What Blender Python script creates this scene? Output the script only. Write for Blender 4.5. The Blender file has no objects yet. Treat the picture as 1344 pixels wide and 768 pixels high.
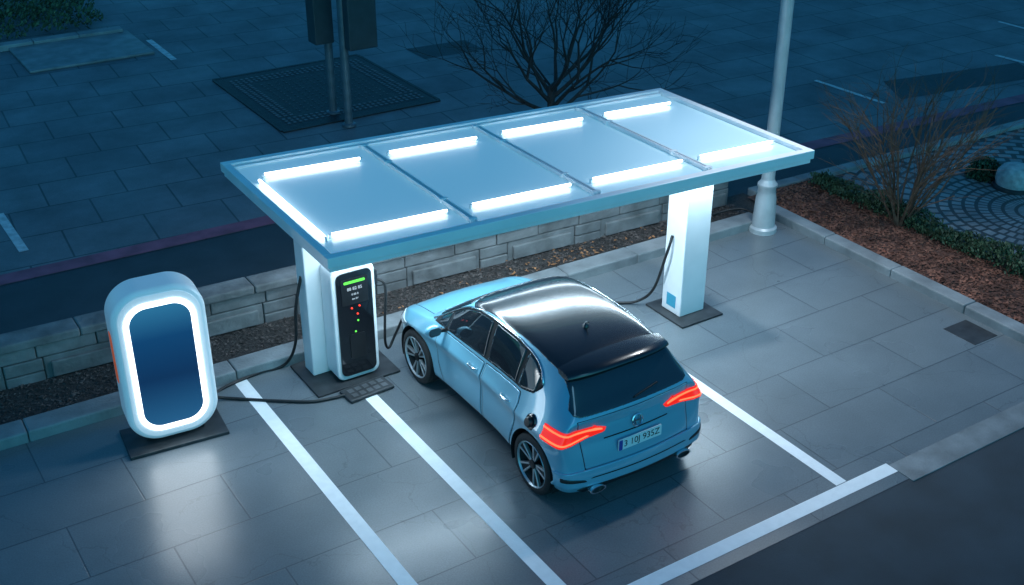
import bpy, math, random
import numpy as np
from mathutils import Vector, Matrix
random.seed(7)
rad=math.radians
scn=bpy.context.scene
scn.view_settings.view_transform='Standard'; scn.view_settings.look='None'; scn.view_settings.exposure=0
COL=scn.collection

# ---------------------------------------------------------------- materials
def mat(name, col, rough=0.5, metal=0.0, emit=None, es=0.0, coat=0.0, var=0.0, vscale=4.0, bump=0.0, bscale=40.0, spec=0.5, croug=.04):
    m=bpy.data.materials.new(name); m.use_nodes=True
    nt=m.node_tree; b=nt.nodes['Principled BSDF']
    b.inputs['Base Color'].default_value=(*col,1); b.inputs['Roughness'].default_value=rough
    b.inputs['Metallic'].default_value=metal; b.inputs['Coat Weight'].default_value=coat
    b.inputs['Coat Roughness'].default_value=croug
    b.inputs['Specular IOR Level'].default_value=spec
    if emit: b.inputs['Emission Color'].default_value=(*emit,1); b.inputs['Emission Strength'].default_value=es
    tc=nt.nodes.new('ShaderNodeTexCoord')
    if var>0:
        n=nt.nodes.new('ShaderNodeTexNoise'); n.inputs['Scale'].default_value=vscale; n.inputs['Detail'].default_value=6
        nt.links.new(tc.outputs['Object'],n.inputs['Vector'])
        r=nt.nodes.new('ShaderNodeMapRange'); r.inputs['From Min'].default_value=.3; r.inputs['From Max'].default_value=.7
        r.inputs['To Min'].default_value=1-var; r.inputs['To Max'].default_value=1+var
        nt.links.new(n.outputs['Fac'],r.inputs['Value'])
        v=nt.nodes.new('ShaderNodeVectorMath'); v.operation='SCALE'; v.inputs[0].default_value=col
        nt.links.new(r.outputs[0],v.inputs['Scale']); nt.links.new(v.outputs[0],b.inputs['Base Color'])
    if bump>0:
        n2=nt.nodes.new('ShaderNodeTexNoise'); n2.inputs['Scale'].default_value=bscale; n2.inputs['Detail'].default_value=5
        nt.links.new(tc.outputs['Object'],n2.inputs['Vector'])
        bp=nt.nodes.new('ShaderNodeBump'); bp.inputs['Strength'].default_value=bump; bp.inputs['Distance'].default_value=.02
        nt.links.new(n2.outputs['Fac'],bp.inputs['Height']); nt.links.new(bp.outputs[0],b.inputs['Normal'])
    return m

def paving(name, c1, c2, mortar, bw, bh, msize=.012, r0=.3, r1=.6, off=.5, polar=None, rot=0, stain=.35, offset_xy=(0,0), cracks=False):
    m=bpy.data.materials.new(name); m.use_nodes=True
    nt=m.node_tree; N=nt.nodes.new; L=nt.links.new; b=nt.nodes['Principled BSDF']
    tc=N('ShaderNodeTexCoord'); vec=tc.outputs['Object']
    if polar:
        s=N('ShaderNodeVectorMath'); s.operation='SUBTRACT'; s.inputs[1].default_value=(*polar,0); L(vec,s.inputs[0])
        sep=N('ShaderNodeSeparateXYZ'); L(s.outputs[0],sep.inputs[0])
        at=N('ShaderNodeMath'); at.operation='ARCTAN2'; L(sep.outputs[1],at.inputs[0]); L(sep.outputs[0],at.inputs[1])
        ml=N('ShaderNodeMath'); ml.operation='MULTIPLY'; ml.inputs[1].default_value=1.6; L(at.outputs[0],ml.inputs[0])
        ln=N('ShaderNodeVectorMath'); ln.operation='LENGTH'; L(s.outputs[0],ln.inputs[0])
        cb=N('ShaderNodeCombineXYZ'); L(ml.outputs[0],cb.inputs[0]); L(ln.outputs['Value'],cb.inputs[1]); vec2=cb.outputs[0]
    else:
        mp=N('ShaderNodeMapping'); mp.inputs['Rotation'].default_value=(0,0,rot); mp.inputs['Location'].default_value=(*offset_xy,0); L(vec,mp.inputs[0]); vec2=mp.outputs[0]
    br=N('ShaderNodeTexBrick'); br.offset=off; br.inputs['Scale'].default_value=1
    br.inputs['Brick Width'].default_value=bw; br.inputs['Row Height'].default_value=bh
    br.inputs['Mortar Size'].default_value=msize; br.inputs['Mortar Smooth'].default_value=.3; br.inputs['Bias'].default_value=0
    br.inputs['Color1'].default_value=(*c1,1); br.inputs['Color2'].default_value=(*c2,1); br.inputs['Mortar'].default_value=(*mortar,1)
    L(vec2,br.inputs['Vector'])
    n=N('ShaderNodeTexNoise'); n.inputs['Scale'].default_value=.9; n.inputs['Detail'].default_value=8; n.inputs['Roughness'].default_value=.65; L(vec,n.inputs['Vector'])
    r=N('ShaderNodeMapRange'); r.inputs['From Min'].default_value=.3; r.inputs['From Max'].default_value=.7; r.inputs['To Min'].default_value=1-stain; r.inputs['To Max'].default_value=1+stain*.7; L(n.outputs['Fac'],r.inputs['Value'])
    g=N('ShaderNodeTexNoise'); g.inputs['Scale'].default_value=60; g.inputs['Detail'].default_value=4; L(vec,g.inputs['Vector'])
    r2=N('ShaderNodeMapRange'); r2.inputs['From Min'].default_value=.3; r2.inputs['From Max'].default_value=.7; r2.inputs['To Min'].default_value=.86; r2.inputs['To Max'].default_value=1.14; L(g.outputs['Fac'],r2.inputs['Value'])
    mm=N('ShaderNodeMath'); mm.operation='MULTIPLY'; L(r.outputs[0],mm.inputs[0]); L(r2.outputs[0],mm.inputs[1])
    fac=mm.outputs[0]
    if cracks:
        wn=N('ShaderNodeTexNoise'); wn.inputs['Scale'].default_value=1.3; wn.inputs['Detail'].default_value=5; L(vec,wn.inputs['Vector'])
        ws_=N('ShaderNodeVectorMath'); ws_.operation='SCALE'; ws_.inputs['Scale'].default_value=.9; L(wn.outputs['Color'],ws_.inputs[0])
        wa=N('ShaderNodeVectorMath'); wa.operation='ADD'; L(vec,wa.inputs[0]); L(ws_.outputs[0],wa.inputs[1])
        vo=N('ShaderNodeTexVoronoi'); vo.feature='DISTANCE_TO_EDGE'; vo.inputs['Scale'].default_value=.42; L(wa.outputs[0],vo.inputs['Vector'])
        cr=N('ShaderNodeMapRange'); cr.inputs['From Min'].default_value=.0; cr.inputs['From Max'].default_value=.003; cr.inputs['To Min'].default_value=.75; cr.inputs['To Max'].default_value=1; L(vo.outputs['Distance'],cr.inputs['Value'])
        m3=N('ShaderNodeMath'); m3.operation='MULTIPLY'; L(fac,m3.inputs[0]); L(cr.outputs[0],m3.inputs[1]); fac=m3.outputs[0]
    sc=N('ShaderNodeVectorMath'); sc.operation='SCALE'; L(br.outputs['Color'],sc.inputs[0]); L(fac,sc.inputs['Scale'])
    L(sc.outputs[0],b.inputs['Base Color'])
    n3=N('ShaderNodeTexNoise'); n3.inputs['Scale'].default_value=.8; n3.inputs['Detail'].default_value=3; L(vec,n3.inputs['Vector'])
    r3=N('ShaderNodeMapRange'); r3.inputs['From Min'].default_value=.3; r3.inputs['From Max'].default_value=.7; r3.inputs['To Min'].default_value=r0; r3.inputs['To Max'].default_value=r1; L(n3.outputs['Fac'],r3.inputs['Value'])
    L(r3.outputs[0],b.inputs['Roughness'])
    inv=N('ShaderNodeMath'); inv.operation='MULTIPLY_ADD'; inv.inputs[1].default_value=-1; inv.inputs[2].default_value=1; L(br.outputs['Fac'],inv.inputs[0])
    ad=N('ShaderNodeMath'); ad.operation='MULTIPLY_ADD'; ad.inputs[1].default_value=.25; L(g.outputs['Fac'],ad.inputs[0]); L(inv.outputs[0],ad.inputs[2])
    bp=N('ShaderNodeBump'); bp.inputs['Strength'].default_value=.3; bp.inputs['Distance'].default_value=.008; L(ad.outputs[0],bp.inputs['Height']); L(bp.outputs[0],b.inputs['Normal'])
    return m

M={}
M['bay']=paving('bay_paving',(.148,.172,.186),(.130,.152,.165),(.072,.086,.097),1.62,.88,.009,.25,.36,stain=.15,offset_xy=(.3,.2),cracks=True)
M['plaza']=paving('plaza_paving',(.145,.17,.19),(.115,.137,.157),(.05,.062,.072),1.25,1.05,.018,.5,.7,rot=.07,stain=.35)
M['cobble']=paving('cobble_paving',(.30,.31,.32),(.20,.21,.22),(.06,.06,.06),.2,.2,.035,.5,.7,polar=(16.3,9.8),stain=.3)
M['asphalt']=mat('asphalt',(.026,.040,.054),.65,var=.3,vscale=1.5,bump=.6,bscale=120)
M['pink']=mat('pink_kerb_strip',(.24,.08,.13),.7,var=.3,vscale=3)
M['line']=mat('line_paint',(.90,.90,.90),.5,var=.05,vscale=9,bump=.15)
M['line2']=mat('worn_line_paint',(.5,.54,.56),.6,var=.3,vscale=8)
M['kerb']=mat('kerb_concrete',(.22,.24,.25),.6,var=.28,vscale=2.5,bump=.4,bscale=30)
M['gutter']=mat('gutter_concrete',(.17,.19,.20),.5,var=.3,vscale=3,bump=.3)
M['stone']=mat('wall_stone',(.16,.17,.175),.8,var=.35,vscale=3.3,bump=.7,bscale=14)
M['boulder']=mat('pale_granite',(.40,.42,.43),.8,var=.3,vscale=9,bump=.6,bscale=20)
M['mortar']=mat('wall_mortar',(.07,.07,.07),.9)
M['gravel']=mat('gravel',(.04,.037,.036),.9,var=.6,vscale=30,bump=1,bscale=60)
M['pebble']=mat('pebble',(.085,.07,.065),.8,var=.7,vscale=8)
M['mulch']=mat('red_mulch',(.10,.046,.034),.9,var=.7,vscale=5,bump=1,bscale=50)
M['chip']=mat('mulch_chip',(.19,.075,.048),.8,var=.7,vscale=4)
M['leafyel']=mat('dry_leaf',(.35,.16,.07),.7,var=.4,vscale=5)
M['hedge']=mat('hedge_leaf',(.045,.085,.04),.6,var=.6,vscale=6)
M['bark']=mat('bark',(.022,.022,.024),.8,var=.4,vscale=12)
M['twig']=mat('shrub_twig',(.13,.075,.05),.8,var=.4,vscale=9)
M['white']=mat('white_powder_coat',(.80,.81,.82),.35,var=.03,vscale=3)
M['face']=mat('white_face_painted_glow',(.80,.82,.83),.3,emit=(.5,.62,.72),es=.40)  # painted glow: weak emission brightens the face as if light fell on it
M['shell']=mat('terminal_white_shell',(.84,.85,.86),.35,emit=(.32,.50,.64),es=.16,var=.02)  # weak bluish emission put into the shell so it looks lit
M['frame']=mat('canopy_white_frame',(.86,.87,.88),.35,var=.05,vscale=2)
M['plate']=mat('steel_base_plate',(.05,.055,.06),.5,metal=.4,var=.3,vscale=6)
M['black']=mat('black_plastic',(.012,.013,.015),.35)
M['gloss']=mat('black_gloss_panel',(.008,.010,.013),.08,coat=.5)
M['cable']=mat('cable_rubber',(.012,.012,.013),.5)
M['orange']=mat('orange_panel',(.65,.12,.04),.4,emit=(1,.15,.03),es=.25)
M['metal']=mat('galvanised_metal',(.16,.2,.23),.45,metal=.6,var=.2,vscale=5)
M['lamp']=mat('lamp_post_paint',(.50,.54,.56),.4,metal=.2,var=.12,vscale=4)
M['darkbox']=mat('dark_cabinet',(.035,.05,.06),.5,var=.2)
M['cast']=mat('cast_iron',(.018,.02,.024),.55,metal=.3,var=.4,vscale=6,bump=.5)
M['castlight']=mat('cast_iron_worn',(.11,.12,.13),.5,metal=.3,var=.3,vscale=6)
M['led']=mat('led_tube',(1,1,1),.4,emit=(.90,.96,1),es=7)
M['ledring']=mat('led_ring',(1,1,1),.4,emit=(.90,.96,1),es=2.6)
M['green']=mat('green_display',(0,0,0),.4,emit=(.15,1,.1),es=1.4)
M['red']=mat('red_indicator',(0,0,0),.4,emit=(1,.06,.03),es=2)
M['ink']=mat('display_digits',(0,0,0),.4,emit=(.65,.85,1),es=.8)
M['chrome']=mat('chrome',(.75,.78,.8),.15,metal=1)
M['paint']=mat('pale_blue_car_paint',(.19,.45,.58),.32,metal=.25,coat=1)
M['glass']=mat('tinted_car_glass',(.012,.018,.024),.04,coat=1)
M['roofblk']=mat('black_glass_roof',(.010,.012,.016),.22,coat=.7,croug=.10)
M['gap']=mat('panel_gap',(.006,.008,.01),.8)
M['tyre']=mat('tyre_rubber',(.018,.018,.019),.75,bump=.2)
M['rimdark']=mat('rim_dark',(.015,.017,.02),.35,metal=.6)
M['rim']=mat('rim_machined',(.5,.53,.55),.3,metal=.7)
M['tail']=mat('taillight_lens',(.30,.008,.006),.15,emit=(1,.02,.008),es=.85,coat=1)
M['tailhot']=mat('taillight_led',(.8,.1,.05),.3,emit=(1,.065,.022),es=4.2)
M['head']=mat('headlight_lens',(.55,.6,.62),.08,coat=1)
M['numplate']=mat('number_plate',(.80,.82,.82),.4)
M['plateblue']=mat('plate_blue_band',(.02,.06,.35),.4)
M['bluelogo']=mat('blue_sticker',(.05,.35,.5),.4)
M['backlit']=mat('screen_blue',(.004,.01,.02),.25,emit=(.01,.09,.22),es=.55)

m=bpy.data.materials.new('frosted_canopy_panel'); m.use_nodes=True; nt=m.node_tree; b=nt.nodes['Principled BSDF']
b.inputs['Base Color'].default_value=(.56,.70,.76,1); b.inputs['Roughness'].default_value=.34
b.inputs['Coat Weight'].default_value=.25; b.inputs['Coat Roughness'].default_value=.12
b.inputs['Emission Color'].default_value=(.17,.40,.52,1); b.inputs['Emission Strength'].default_value=.45  # even emission added to stand in for tube light glowing through the frosting
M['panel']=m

m=M['backlit']; nt=m.node_tree; b=nt.nodes['Principled BSDF']
tc=nt.nodes.new('ShaderNodeTexCoord'); sp_=nt.nodes.new('ShaderNodeSeparateXYZ'); nt.links.new(tc.outputs['Object'],sp_.inputs[0])
rp=nt.nodes.new('ShaderNodeValToRGB')
mr_=nt.nodes.new('ShaderNodeMapRange'); mr_.inputs['From Min'].default_value=.3; mr_.inputs['From Max'].default_value=1.7
nt.links.new(sp_.outputs[2],mr_.inputs['Value'])
e_=rp.color_ramp.elements; e_[0].position=0; e_[0].color=(.02,.17,.40,1); e_[1].position=1; e_[1].color=(.04,.28,.55,1)
x_=e_.new(.4); x_.color=(.003,.045,.16,1); x_=e_.new(.75); x_.color=(.006,.09,.27,1)
nt.links.new(mr_.outputs[0],rp.inputs[0]); nt.links.new(rp.outputs[0],b.inputs['Emission Color'])

# ---------------------------------------------------------------- helpers
def link(ob,parent=None):
    COL.objects.link(ob)
    if parent: ob.parent=parent
    return ob
def mesh(name,verts,faces,m=None,parent=None,smooth=False,bevel=0,seg=2,loc=None,rot=None):
    me=bpy.data.meshes.new(name); me.from_pydata([tuple(v) for v in verts],[],faces); me.update()
    if m:
        me.materials.append(M[m])
    if smooth:
        me.polygons.foreach_set('use_smooth',[True]*len(me.polygons))
    ob=bpy.data.objects.new(name,me); link(ob,parent)
    if loc: ob.location=loc
    if rot: ob.rotation_euler=rot
    if bevel:
        bm=ob.modifiers.new('bevel','BEVEL'); bm.width=bevel; bm.segments=seg; bm.limit_method='ANGLE'
    return ob
def empty(name,loc,label=None,cat=None,rotz=0):
    ob=bpy.data.objects.new(name,None); ob.location=loc; ob.rotation_euler=(0,0,rotz); link(ob)
    if label: ob['label']=label
    if cat: ob['category']=cat
    return ob
BF=[(0,3,2,1),(4,5,6,7),(0,1,5,4),(1,2,6,5),(2,3,7,6),(3,0,4,7)]
def boxv(x0,x1,y0,y1,z0,z1):
    return [(x0,y0,z0),(x1,y0,z0),(x1,y1,z0),(x0,y1,z0),(x0,y0,z1),(x1,y0,z1),(x1,y1,z1),(x0,y1,z1)]
def box(name,x0,x1,y0,y1,z0,z1,m,parent=None,bevel=0.01,**k):
    return mesh(name,boxv(x0,x1,y0,y1,z0,z1),BF,m,parent,bevel=bevel,**k)
def sheet(name,pts,z,m,kind='structure'):
    ob=mesh(name,[(x,y,z) for x,y in pts],[tuple(range(len(pts)))],m)
    if kind: ob['kind']=kind
    return ob
class MB:
    def __init__(s): s.v=[];s.f=[]
    def add(s,vs,fs):
        o=len(s.v); s.v+= [tuple(v) for v in vs]; s.f+=[tuple(i+o for i in f) for f in fs]
    def box(s,*a): s.add(boxv(*a),BF)
def tube_data(pts,r,n=8,r2=None,closed=False):
    pts=[Vector(p) for p in pts]; vs=[];fs=[]
    K=len(pts); up=None
    for i,p in enumerate(pts):
        d=(pts[min(i+1,K-1)]-pts[max(i-1,0)]).normalized()
        if up is None:
            up=Vector((0,0,1)) if abs(d.z)<.9 else Vector((1,0,0))
        a=d.cross(up).normalized(); bb=a.cross(d).normalized(); up=bb
        rr=r if r2 is None else r+(r2-r)*i/(K-1)
        for j in range(n):
            t=2*math.pi*j/n; vs.append(p+a*math.cos(t)*rr+bb*math.sin(t)*rr)
    for i in range(K-1):
        for j in range(n):
            fs.append((i*n+j,i*n+(j+1)%n,(i+1)*n+(j+1)%n,(i+1)*n+j))
    fs.append(tuple(range(n-1,-1,-1))); fs.append(tuple((K-1)*n+j for j in range(n)))
    return vs,fs
def spline(ctrl,n=12):
    c=[Vector(p) for p in ctrl]; c=[c[0]]+c+[c[-1]]; out=[]
    for i in range(1,len(c)-2):
        p0,p1,p2,p3=c[i-1:i+3]
        for k in range(n):
            t=k/n
            out.append(.5*((2*p1)+(p2-p0)*t+(2*p0-5*p1+4*p2-p3)*t*t+(3*p1-p0-3*p2+p3)*t**3))
    out.append(c[-2]); return out
def tube(name,pts,r,m,parent=None,n=10,sp=True,r2=None):
    if sp: pts=spline(pts)
    v,f=tube_data(pts,r,n,r2); return mesh(name,v,f,m,parent,smooth=True)
def lathe(name,prof,m,parent=None,n=32,axis='z',loc=None,smooth=True):
    vs=[];fs=[];K=len(prof)
    for (r,h) in prof:
        for j in range(n):
            t=2*math.pi*j/n
            if axis=='z': vs.append((r*math.cos(t),r*math.sin(t),h))
            else: vs.append((h,r*math.cos(t),r*math.sin(t)))
    for i in range(K-1):
        for j in range(n):
            fs.append((i*n+j,i*n+(j+1)%n,(i+1)*n+(j+1)%n,(i+1)*n+j))
    ob=mesh(name,vs,fs,m,parent,smooth=smooth)
    if smooth:
        e=ob.modifiers.new('es','EDGE_SPLIT'); e.split_angle=rad(40)
    if loc: ob.location=loc
    return ob
def rrect(w,h,r,n=8):
    pts=[]
    for cx,cy,a0 in ((w/2-r,h/2-r,0),(-w/2+r,h/2-r,90),(-w/2+r,-h/2+r,180),(w/2-r,-h/2+r,270)):
        for k in range(n+1):
            a=rad(a0+90*k/n); pts.append((cx+r*math.cos(a),cy+r*math.sin(a)))
    return pts
def slab(name,pts,y0,y1,m,parent=None,bevel=0,cx=0,cz=0,seg=3):
    n=len(pts); vs=[(x+cx,y0,z+cz) for x,z in pts]+[(x+cx,y1,z+cz) for x,z in pts]
    fs=[tuple(range(n)),tuple(range(2*n-1,n-1,-1))]+[(i,i+n,(i+1)%n+n,(i+1)%n) for i in range(n)]
    ob=mesh(name,vs,fs,m,parent,bevel=bevel,seg=seg)
    return ob
def ringslab(name,po,pi_,y0,y1,m,parent=None,cx=0,cz=0):
    n=len(po); vs=[]
    for y in (y0,y1):
        vs+=[(x+cx,y,z+cz) for x,z in po]+[(x+cx,y,z+cz) for x,z in pi_]
    fs=[]
    for i in range(n):
        j=(i+1)%n
        fs+= [(i,j,n+j,n+i),(2*n+i,3*n+i,3*n+j,2*n+j),(i,2*n+i,2*n+j,j),(n+i,n+j,3*n+j,3*n+i)]
    return mesh(name,vs,fs,m,parent)
def text(name,s,size,m,parent,loc,rot,ext=.002):
    cu=bpy.data.curves.new(name,'FONT'); cu.body=s; cu.size=size; cu.extrude=ext; cu.align_x='CENTER'; cu.align_y='CENTER'
    tmp=bpy.data.objects.new('tmp',cu); COL.objects.link(tmp)
    bpy.context.view_layer.update()
    me=bpy.data.meshes.new_from_object(tmp.evaluated_get(bpy.context.evaluated_depsgraph_get()))
    bpy.data.objects.remove(tmp); me.name=name
    me.materials.clear(); me.materials.append(M[m])
    ob=bpy.data.objects.new(name,me); link(ob,parent); ob.location=loc; ob.rotation_euler=rot
    return ob

# ---------------------------------------------------------------- ground & roads
sheet('ground',[(-120,-80),(150,-80),(150,170),(-120,170)],-.012,'plaza')
sheet('pavement',[(-20,6.3),(12.7,6.3),(12.7,12.1),(-20,12.35)],0,'bay')
sheet('front_road',[(-60,-60),(80,-60),(80,6.3),(-60,6.3)],-.004,'asphalt')
ob=box('gutter',9.12,30,6.24,6.58,-.02,.008,'gutter',bevel=.004); ob['kind']='structure'
sheet('back_road',[(-60,16.9),(2,16.25),(6.1,16.12),(14.1,13.95),(21,13.45),(60,11),(60,8.5),(21,11.9),(13.4,12.7),(6,13.4),(-60,14)],-.008,'asphalt')
def strip(name,p,wd,z,m):
    a=[(x,y) for x,y in p]; b_=[(x,y+wd) for x,y in p][::-1]
    return sheet(name,a+b_,z,m)
strip('pink_edge_strip',[(-60,16.9),(2,16.25),(6.1,16.12),(14.1,13.95),(21,13.45),(60,11)],.33,.0,'pink')

def marking(name,x0,x1,y0,y1,z=.004,m='line'):
    return sheet(name,[(x0,y0),(x1,y0),(x1,y1),(x0,y1)],z,m)
marking('parking_line',3.74,3.90,6.63,12.08)
marking('parking_line',4.92,5.08,6.63,10.86)
marking('parking_line',8.37,8.52,6.63,11.0)
marking('parking_line',-10,9.12,6.45,6.62)
def seg_line(a,b,w):
    a=Vector((*a,0));b=Vector((*b,0));d=(b-a).normalized();n=Vector((-d.y,d.x,0))*w/2
    return sheet('faded_road_line',[(p.x,p.y) for p in (a-n,b-n,b+n,a+n)],-.006,'line2')
seg_line((2.44,18.84),(2.46,17.22),.14); seg_line((7.53,27.28),(7.51,25.44),.14)
seg_line((18.35,16.71),(18.42,14.92),.1); seg_line((23.06,15.83),(23.15,14.6),.12); seg_line((25.5,17.6),(25.5,15.6),.1)
sheet('asphalt_patch',[(18.9,14.9),(22.6,14.3),(23.0,15.2),(19.5,15.9)],-.008,'asphalt')
sheet('asphalt_patch',[(12.2,22.5),(13.7,22.4),(13.7,23.3),(12.2,23.4)],-.008,'asphalt')
ob=box('paving_slab_pad',4.6,7.3,26.1,28.2,-.01,.05,'gutter',bevel=.02); ob['kind']='structure'
ob=box('drain_slot',12.05,12.5,7.75,8.25,-.01,.005,'plate',bevel=.002); ob['kind']='structure'

def kerb_run(name,a,b,w,h,blk=1.0,m='kerb'):
    a=Vector((*a,0));b=Vector((*b,0));L_=(b-a).length;d=(b-a)/L_;n=Vector((-d.y,d.x,0))
    k=max(1,int(L_/blk)); mb=MB()
    for i in range(k):
        s=a+d*(L_*i/k+.004); e=a+d*(L_*(i+1)/k-.004); hh=h+random.uniform(-.003,.003)
        p=[s,e,e+n*w,s+n*w]
        mb.add([(q.x,q.y,-.05) for q in p]+[(q.x,q.y,hh) for q in p],BF)
    ob=mesh(name,mb.v,mb.f,m,bevel=.02,seg=2); ob['kind']='structure'; return ob
kerb_run('kerb',(-12,12.34),(12.3,11.90),.32,.14,1.2)
kerb_run('kerb',(12.62,12.2),(12.58,2),.24,.13,1.2)
kerb_run('kerb',(12.95,12.78),(40,11.4),.2,.12,1.0)
kerb_run('kerb',(-12,14.0),(12.3,12.9),.12,.1,1.0)

sheet('gravel_bed',[(-12,12.5),(12.9,12.0),(12.9,13.0),(-12,13.7)],.03,'gravel')
ob=sheet('mulch_bed',[(12.75,-5),(14.3,-5),(14.3,12.75),(12.75,12.75)],.08,'mulch')
sheet('cobbled_path',[(14.3,-5),(40,-5),(40,11.4),(14.3,12.75)],.04,'cobble')
def scatter(name,n,fn,s0,s1,z,m):
    mb=MB()
    for i in range(n):
        x,y=fn(); s=random.uniform(s0,s1); zz=z(x,y) if callable(z) else z
        vs=[Vector((random.uniform(-1,1),random.uniform(-1,1),random.uniform(-.3,.6)))*s for _ in range(4)]
        vs=[(v.x+x,v.y+y,v.z+zz+s*.3) for v in vs]
        mb.add(vs,[(0,1,2),(0,2,3),(0,3,1),(1,3,2)])
    ob=mesh(name,mb.v,mb.f,m); ob['kind']='stuff'; return ob
def gfn():
    x=random.uniform(-1,12.4); t=random.random(); y0=12.62-.018*x; y1=13.38-.05*x
    return x,y0+(y1-y0)*t
scatter('gravel_stones',6000,gfn,.012,.035,.03,'pebble')
scatter('fallen_leaves',140,lambda:(lambda x:(x,12.65-.02*x+random.random()**2*.6))(random.choice([random.gauss(9.0,.5),random.uniform(5,12)])),.02,.045,.04,'leafyel')
scatter('mulch_chips',9000,lambda:(random.uniform(12.86,14.1),random.uniform(6.5,12.7)),.012,.045,.08,'chip')

# ---------------------------------------------------------------- stone wall
def stone_wall():
    mb=MB()
    def Y(x): return 13.40-.052*x
    end=12.35
    def blk(x,x1,z0,z1,d=None,g=.006,dep=.28):
        d=random.uniform(-.009,.009) if d is None else d
        ya=Y(x)+d; yb=Y(x1)+d; z0+=g; z1-=g
        mb.add([(x+g,ya,z0),(x1-g,yb,z0),(x1-g,yb+dep,z0),(x+g,ya+dep,z0),(x+g,ya,z1),(x1-g,yb,z1),(x1-g,yb+dep,z1),(x+g,ya+dep,z1)],BF)
    x=-6.2
    while x<end-.1:
        w=1.15; x1=min(x+w,end)
        blk(x,x1,-.02,.33,.012)
        if x1-x>.4: blk(x+.08,x1-.08,.05,.26,-.035,.0,.05)
        x=x1
        if x>=end-.1: break
        w=.46; x1=min(x+w,end)
        zs=[-.02,.155,.33]
        for k in range(2): blk(x,x1,zs[k],zs[k+1])
        x=x1
    x=-6.4
    while x<end-.1:
        x1=min(x+random.uniform(.62,.78),end); blk(x,x1,.33,.505); x=x1
    e=empty('stone_wall',(0,0,0),'low grey stone block retaining wall behind the gravel strip','wall')
    mesh('stone_courses',mb.v,mb.f,'stone',e,bevel=.014,seg=2)
    mb=MB(); mb.add([(-6,Y(-6)+.05,-.02),(end-.05,Y(end)+.05,-.02),(end-.05,Y(end)+.25,-.02),(-6,Y(-6)+.25,-.02),(-6,Y(-6)+.05,.49),(end-.05,Y(end)+.05,.49),(end-.05,Y(end)+.25,.49),(-6,Y(-6)+.25,.49)],BF)
    mesh('mortar_core',mb.v,mb.f,'mortar',e)
    mb=MB(); x=-6
    while x<end-.1:
        x1=min(x+random.uniform(.9,1.3),end)
        ya=Y(x)-.03+random.uniform(-.01,.01); yb=Y(x1)-.03
        mb.add([(x+.004,ya,.508),(x1-.004,yb,.508),(x1-.004,yb+.34,.508),(x+.004,ya+.34,.508),(x+.004,ya,.62),(x1-.004,yb,.62),(x1-.004,yb+.34,.62),(x+.004,ya+.34,.62)],BF)
        x=x1
    mesh('coping_stones',mb.v,mb.f,'stone',e,bevel=.02)
stone_wall()

# ---------------------------------------------------------------- canopy
FL=Vector((4.22,9.99,0));FR=Vector((10.58,9.50,0));BR=Vector((10.52,12.44,0));BL=Vector((4.25,13.10,0))
def C(s,t): 
    return (FL*(1-s)+FR*s)*(1-t)+(BL*(1-s)+BR*s)*t
can=empty('charging_canopy',(7.3,11.2,0),'white canopy with frosted panels and glowing light tubes on two pillars','canopy')
def cq(name,s0,s1,t0,t1,z0,z1,m,bevel=.008,mb=None):
    p=[C(s0,t0),C(s1,t0),C(s1,t1),C(s0,t1)]
    vs=[(q.x-7.3,q.y-11.2,z0) for q in p]+[(q.x-7.3,q.y-11.2,z1) for q in p]
    if mb is not None: mb.add(vs,BF); return
    return mesh(name,vs,BF,m,can,bevel=bevel)
mb=MB(); ws=.015; wt=.032
cq('',0,1,0,wt,2.285,2.40,None,mb=mb); cq('',0,1,1-wt,1,2.285,2.40,None,mb=mb)
cq('',0,ws,wt+.001,1-wt-.001,2.287,2.398,None,mb=mb); cq('',1-ws,1,wt+.001,1-wt-.001,2.287,2.398,None,mb=mb)
cq('',ws+.0005,1-ws-.0005,wt+.001,wt+.02,2.29,2.375,None,mb=mb); cq('',ws+.0005,1-ws-.0005,1-wt-.02,1-wt-.001,2.29,2.375,None,mb=mb)
cq('',.004,.996,.009,.03,2.225,2.284,None,mb=mb); cq('',.004,.996,.97,.991,2.225,2.284,None,mb=mb)
cq('',.004,.014,.031,.969,2.225,2.284,None,mb=mb); cq('',.986,.996,.031,.969,2.225,2.284,None,mb=mb)
mesh('roof_frame',mb.v,mb.f,'frame',can,bevel=.008)
divs=[ws,.277,.524,.77,1-ws]
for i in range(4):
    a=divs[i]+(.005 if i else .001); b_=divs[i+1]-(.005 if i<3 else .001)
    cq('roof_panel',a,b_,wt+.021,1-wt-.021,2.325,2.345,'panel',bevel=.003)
for d in divs[1:4]:
    mb=MB(); cq('',d-.0045,d+.0045,wt+.021,1-wt-.021,2.30,2.36,None,mb=mb)
    cq('',d-.0050,d-.0022,wt+.021,1-wt-.021,2.359,2.392,None,mb=mb); cq('',d+.0022,d+.0050,wt+.021,1-wt-.021,2.359,2.392,None,mb=mb)
    for t in (.07,.28,.72,.93): cq('',d-.0080,d+.0080,t-.008,t+.008,2.35,2.397,None,mb=mb)
    mesh('glazing_bar',mb.v,mb.f,'frame',can,bevel=.004)
def tubeo(s0,t0,s1,t1,z=2.388,r=.0165):
    a=C(s0,t0)-Vector((7.3,11.2,0)); b_=C(s1,t1)-Vector((7.3,11.2,0))
    v,f=tube_data([(a.x,a.y,z),(b_.x,b_.y,z)],r,12)
    tb_=mesh('light_tube',v,f,'led',can,smooth=True)
    d=(b_-a).normalized()
    for p in (a-d*.015,b_+d*.015):
        v,f=tube_data([(p.x-d.x*.014,p.y-d.y*.014,2.346),(p.x-d.x*.014,p.y-d.y*.014,z),(p.x+d.x*.014,p.y+d.y*.014,z)],r*.85,10)
        mesh('tube_holder',v,f,'frame',tb_,smooth=True)
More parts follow.
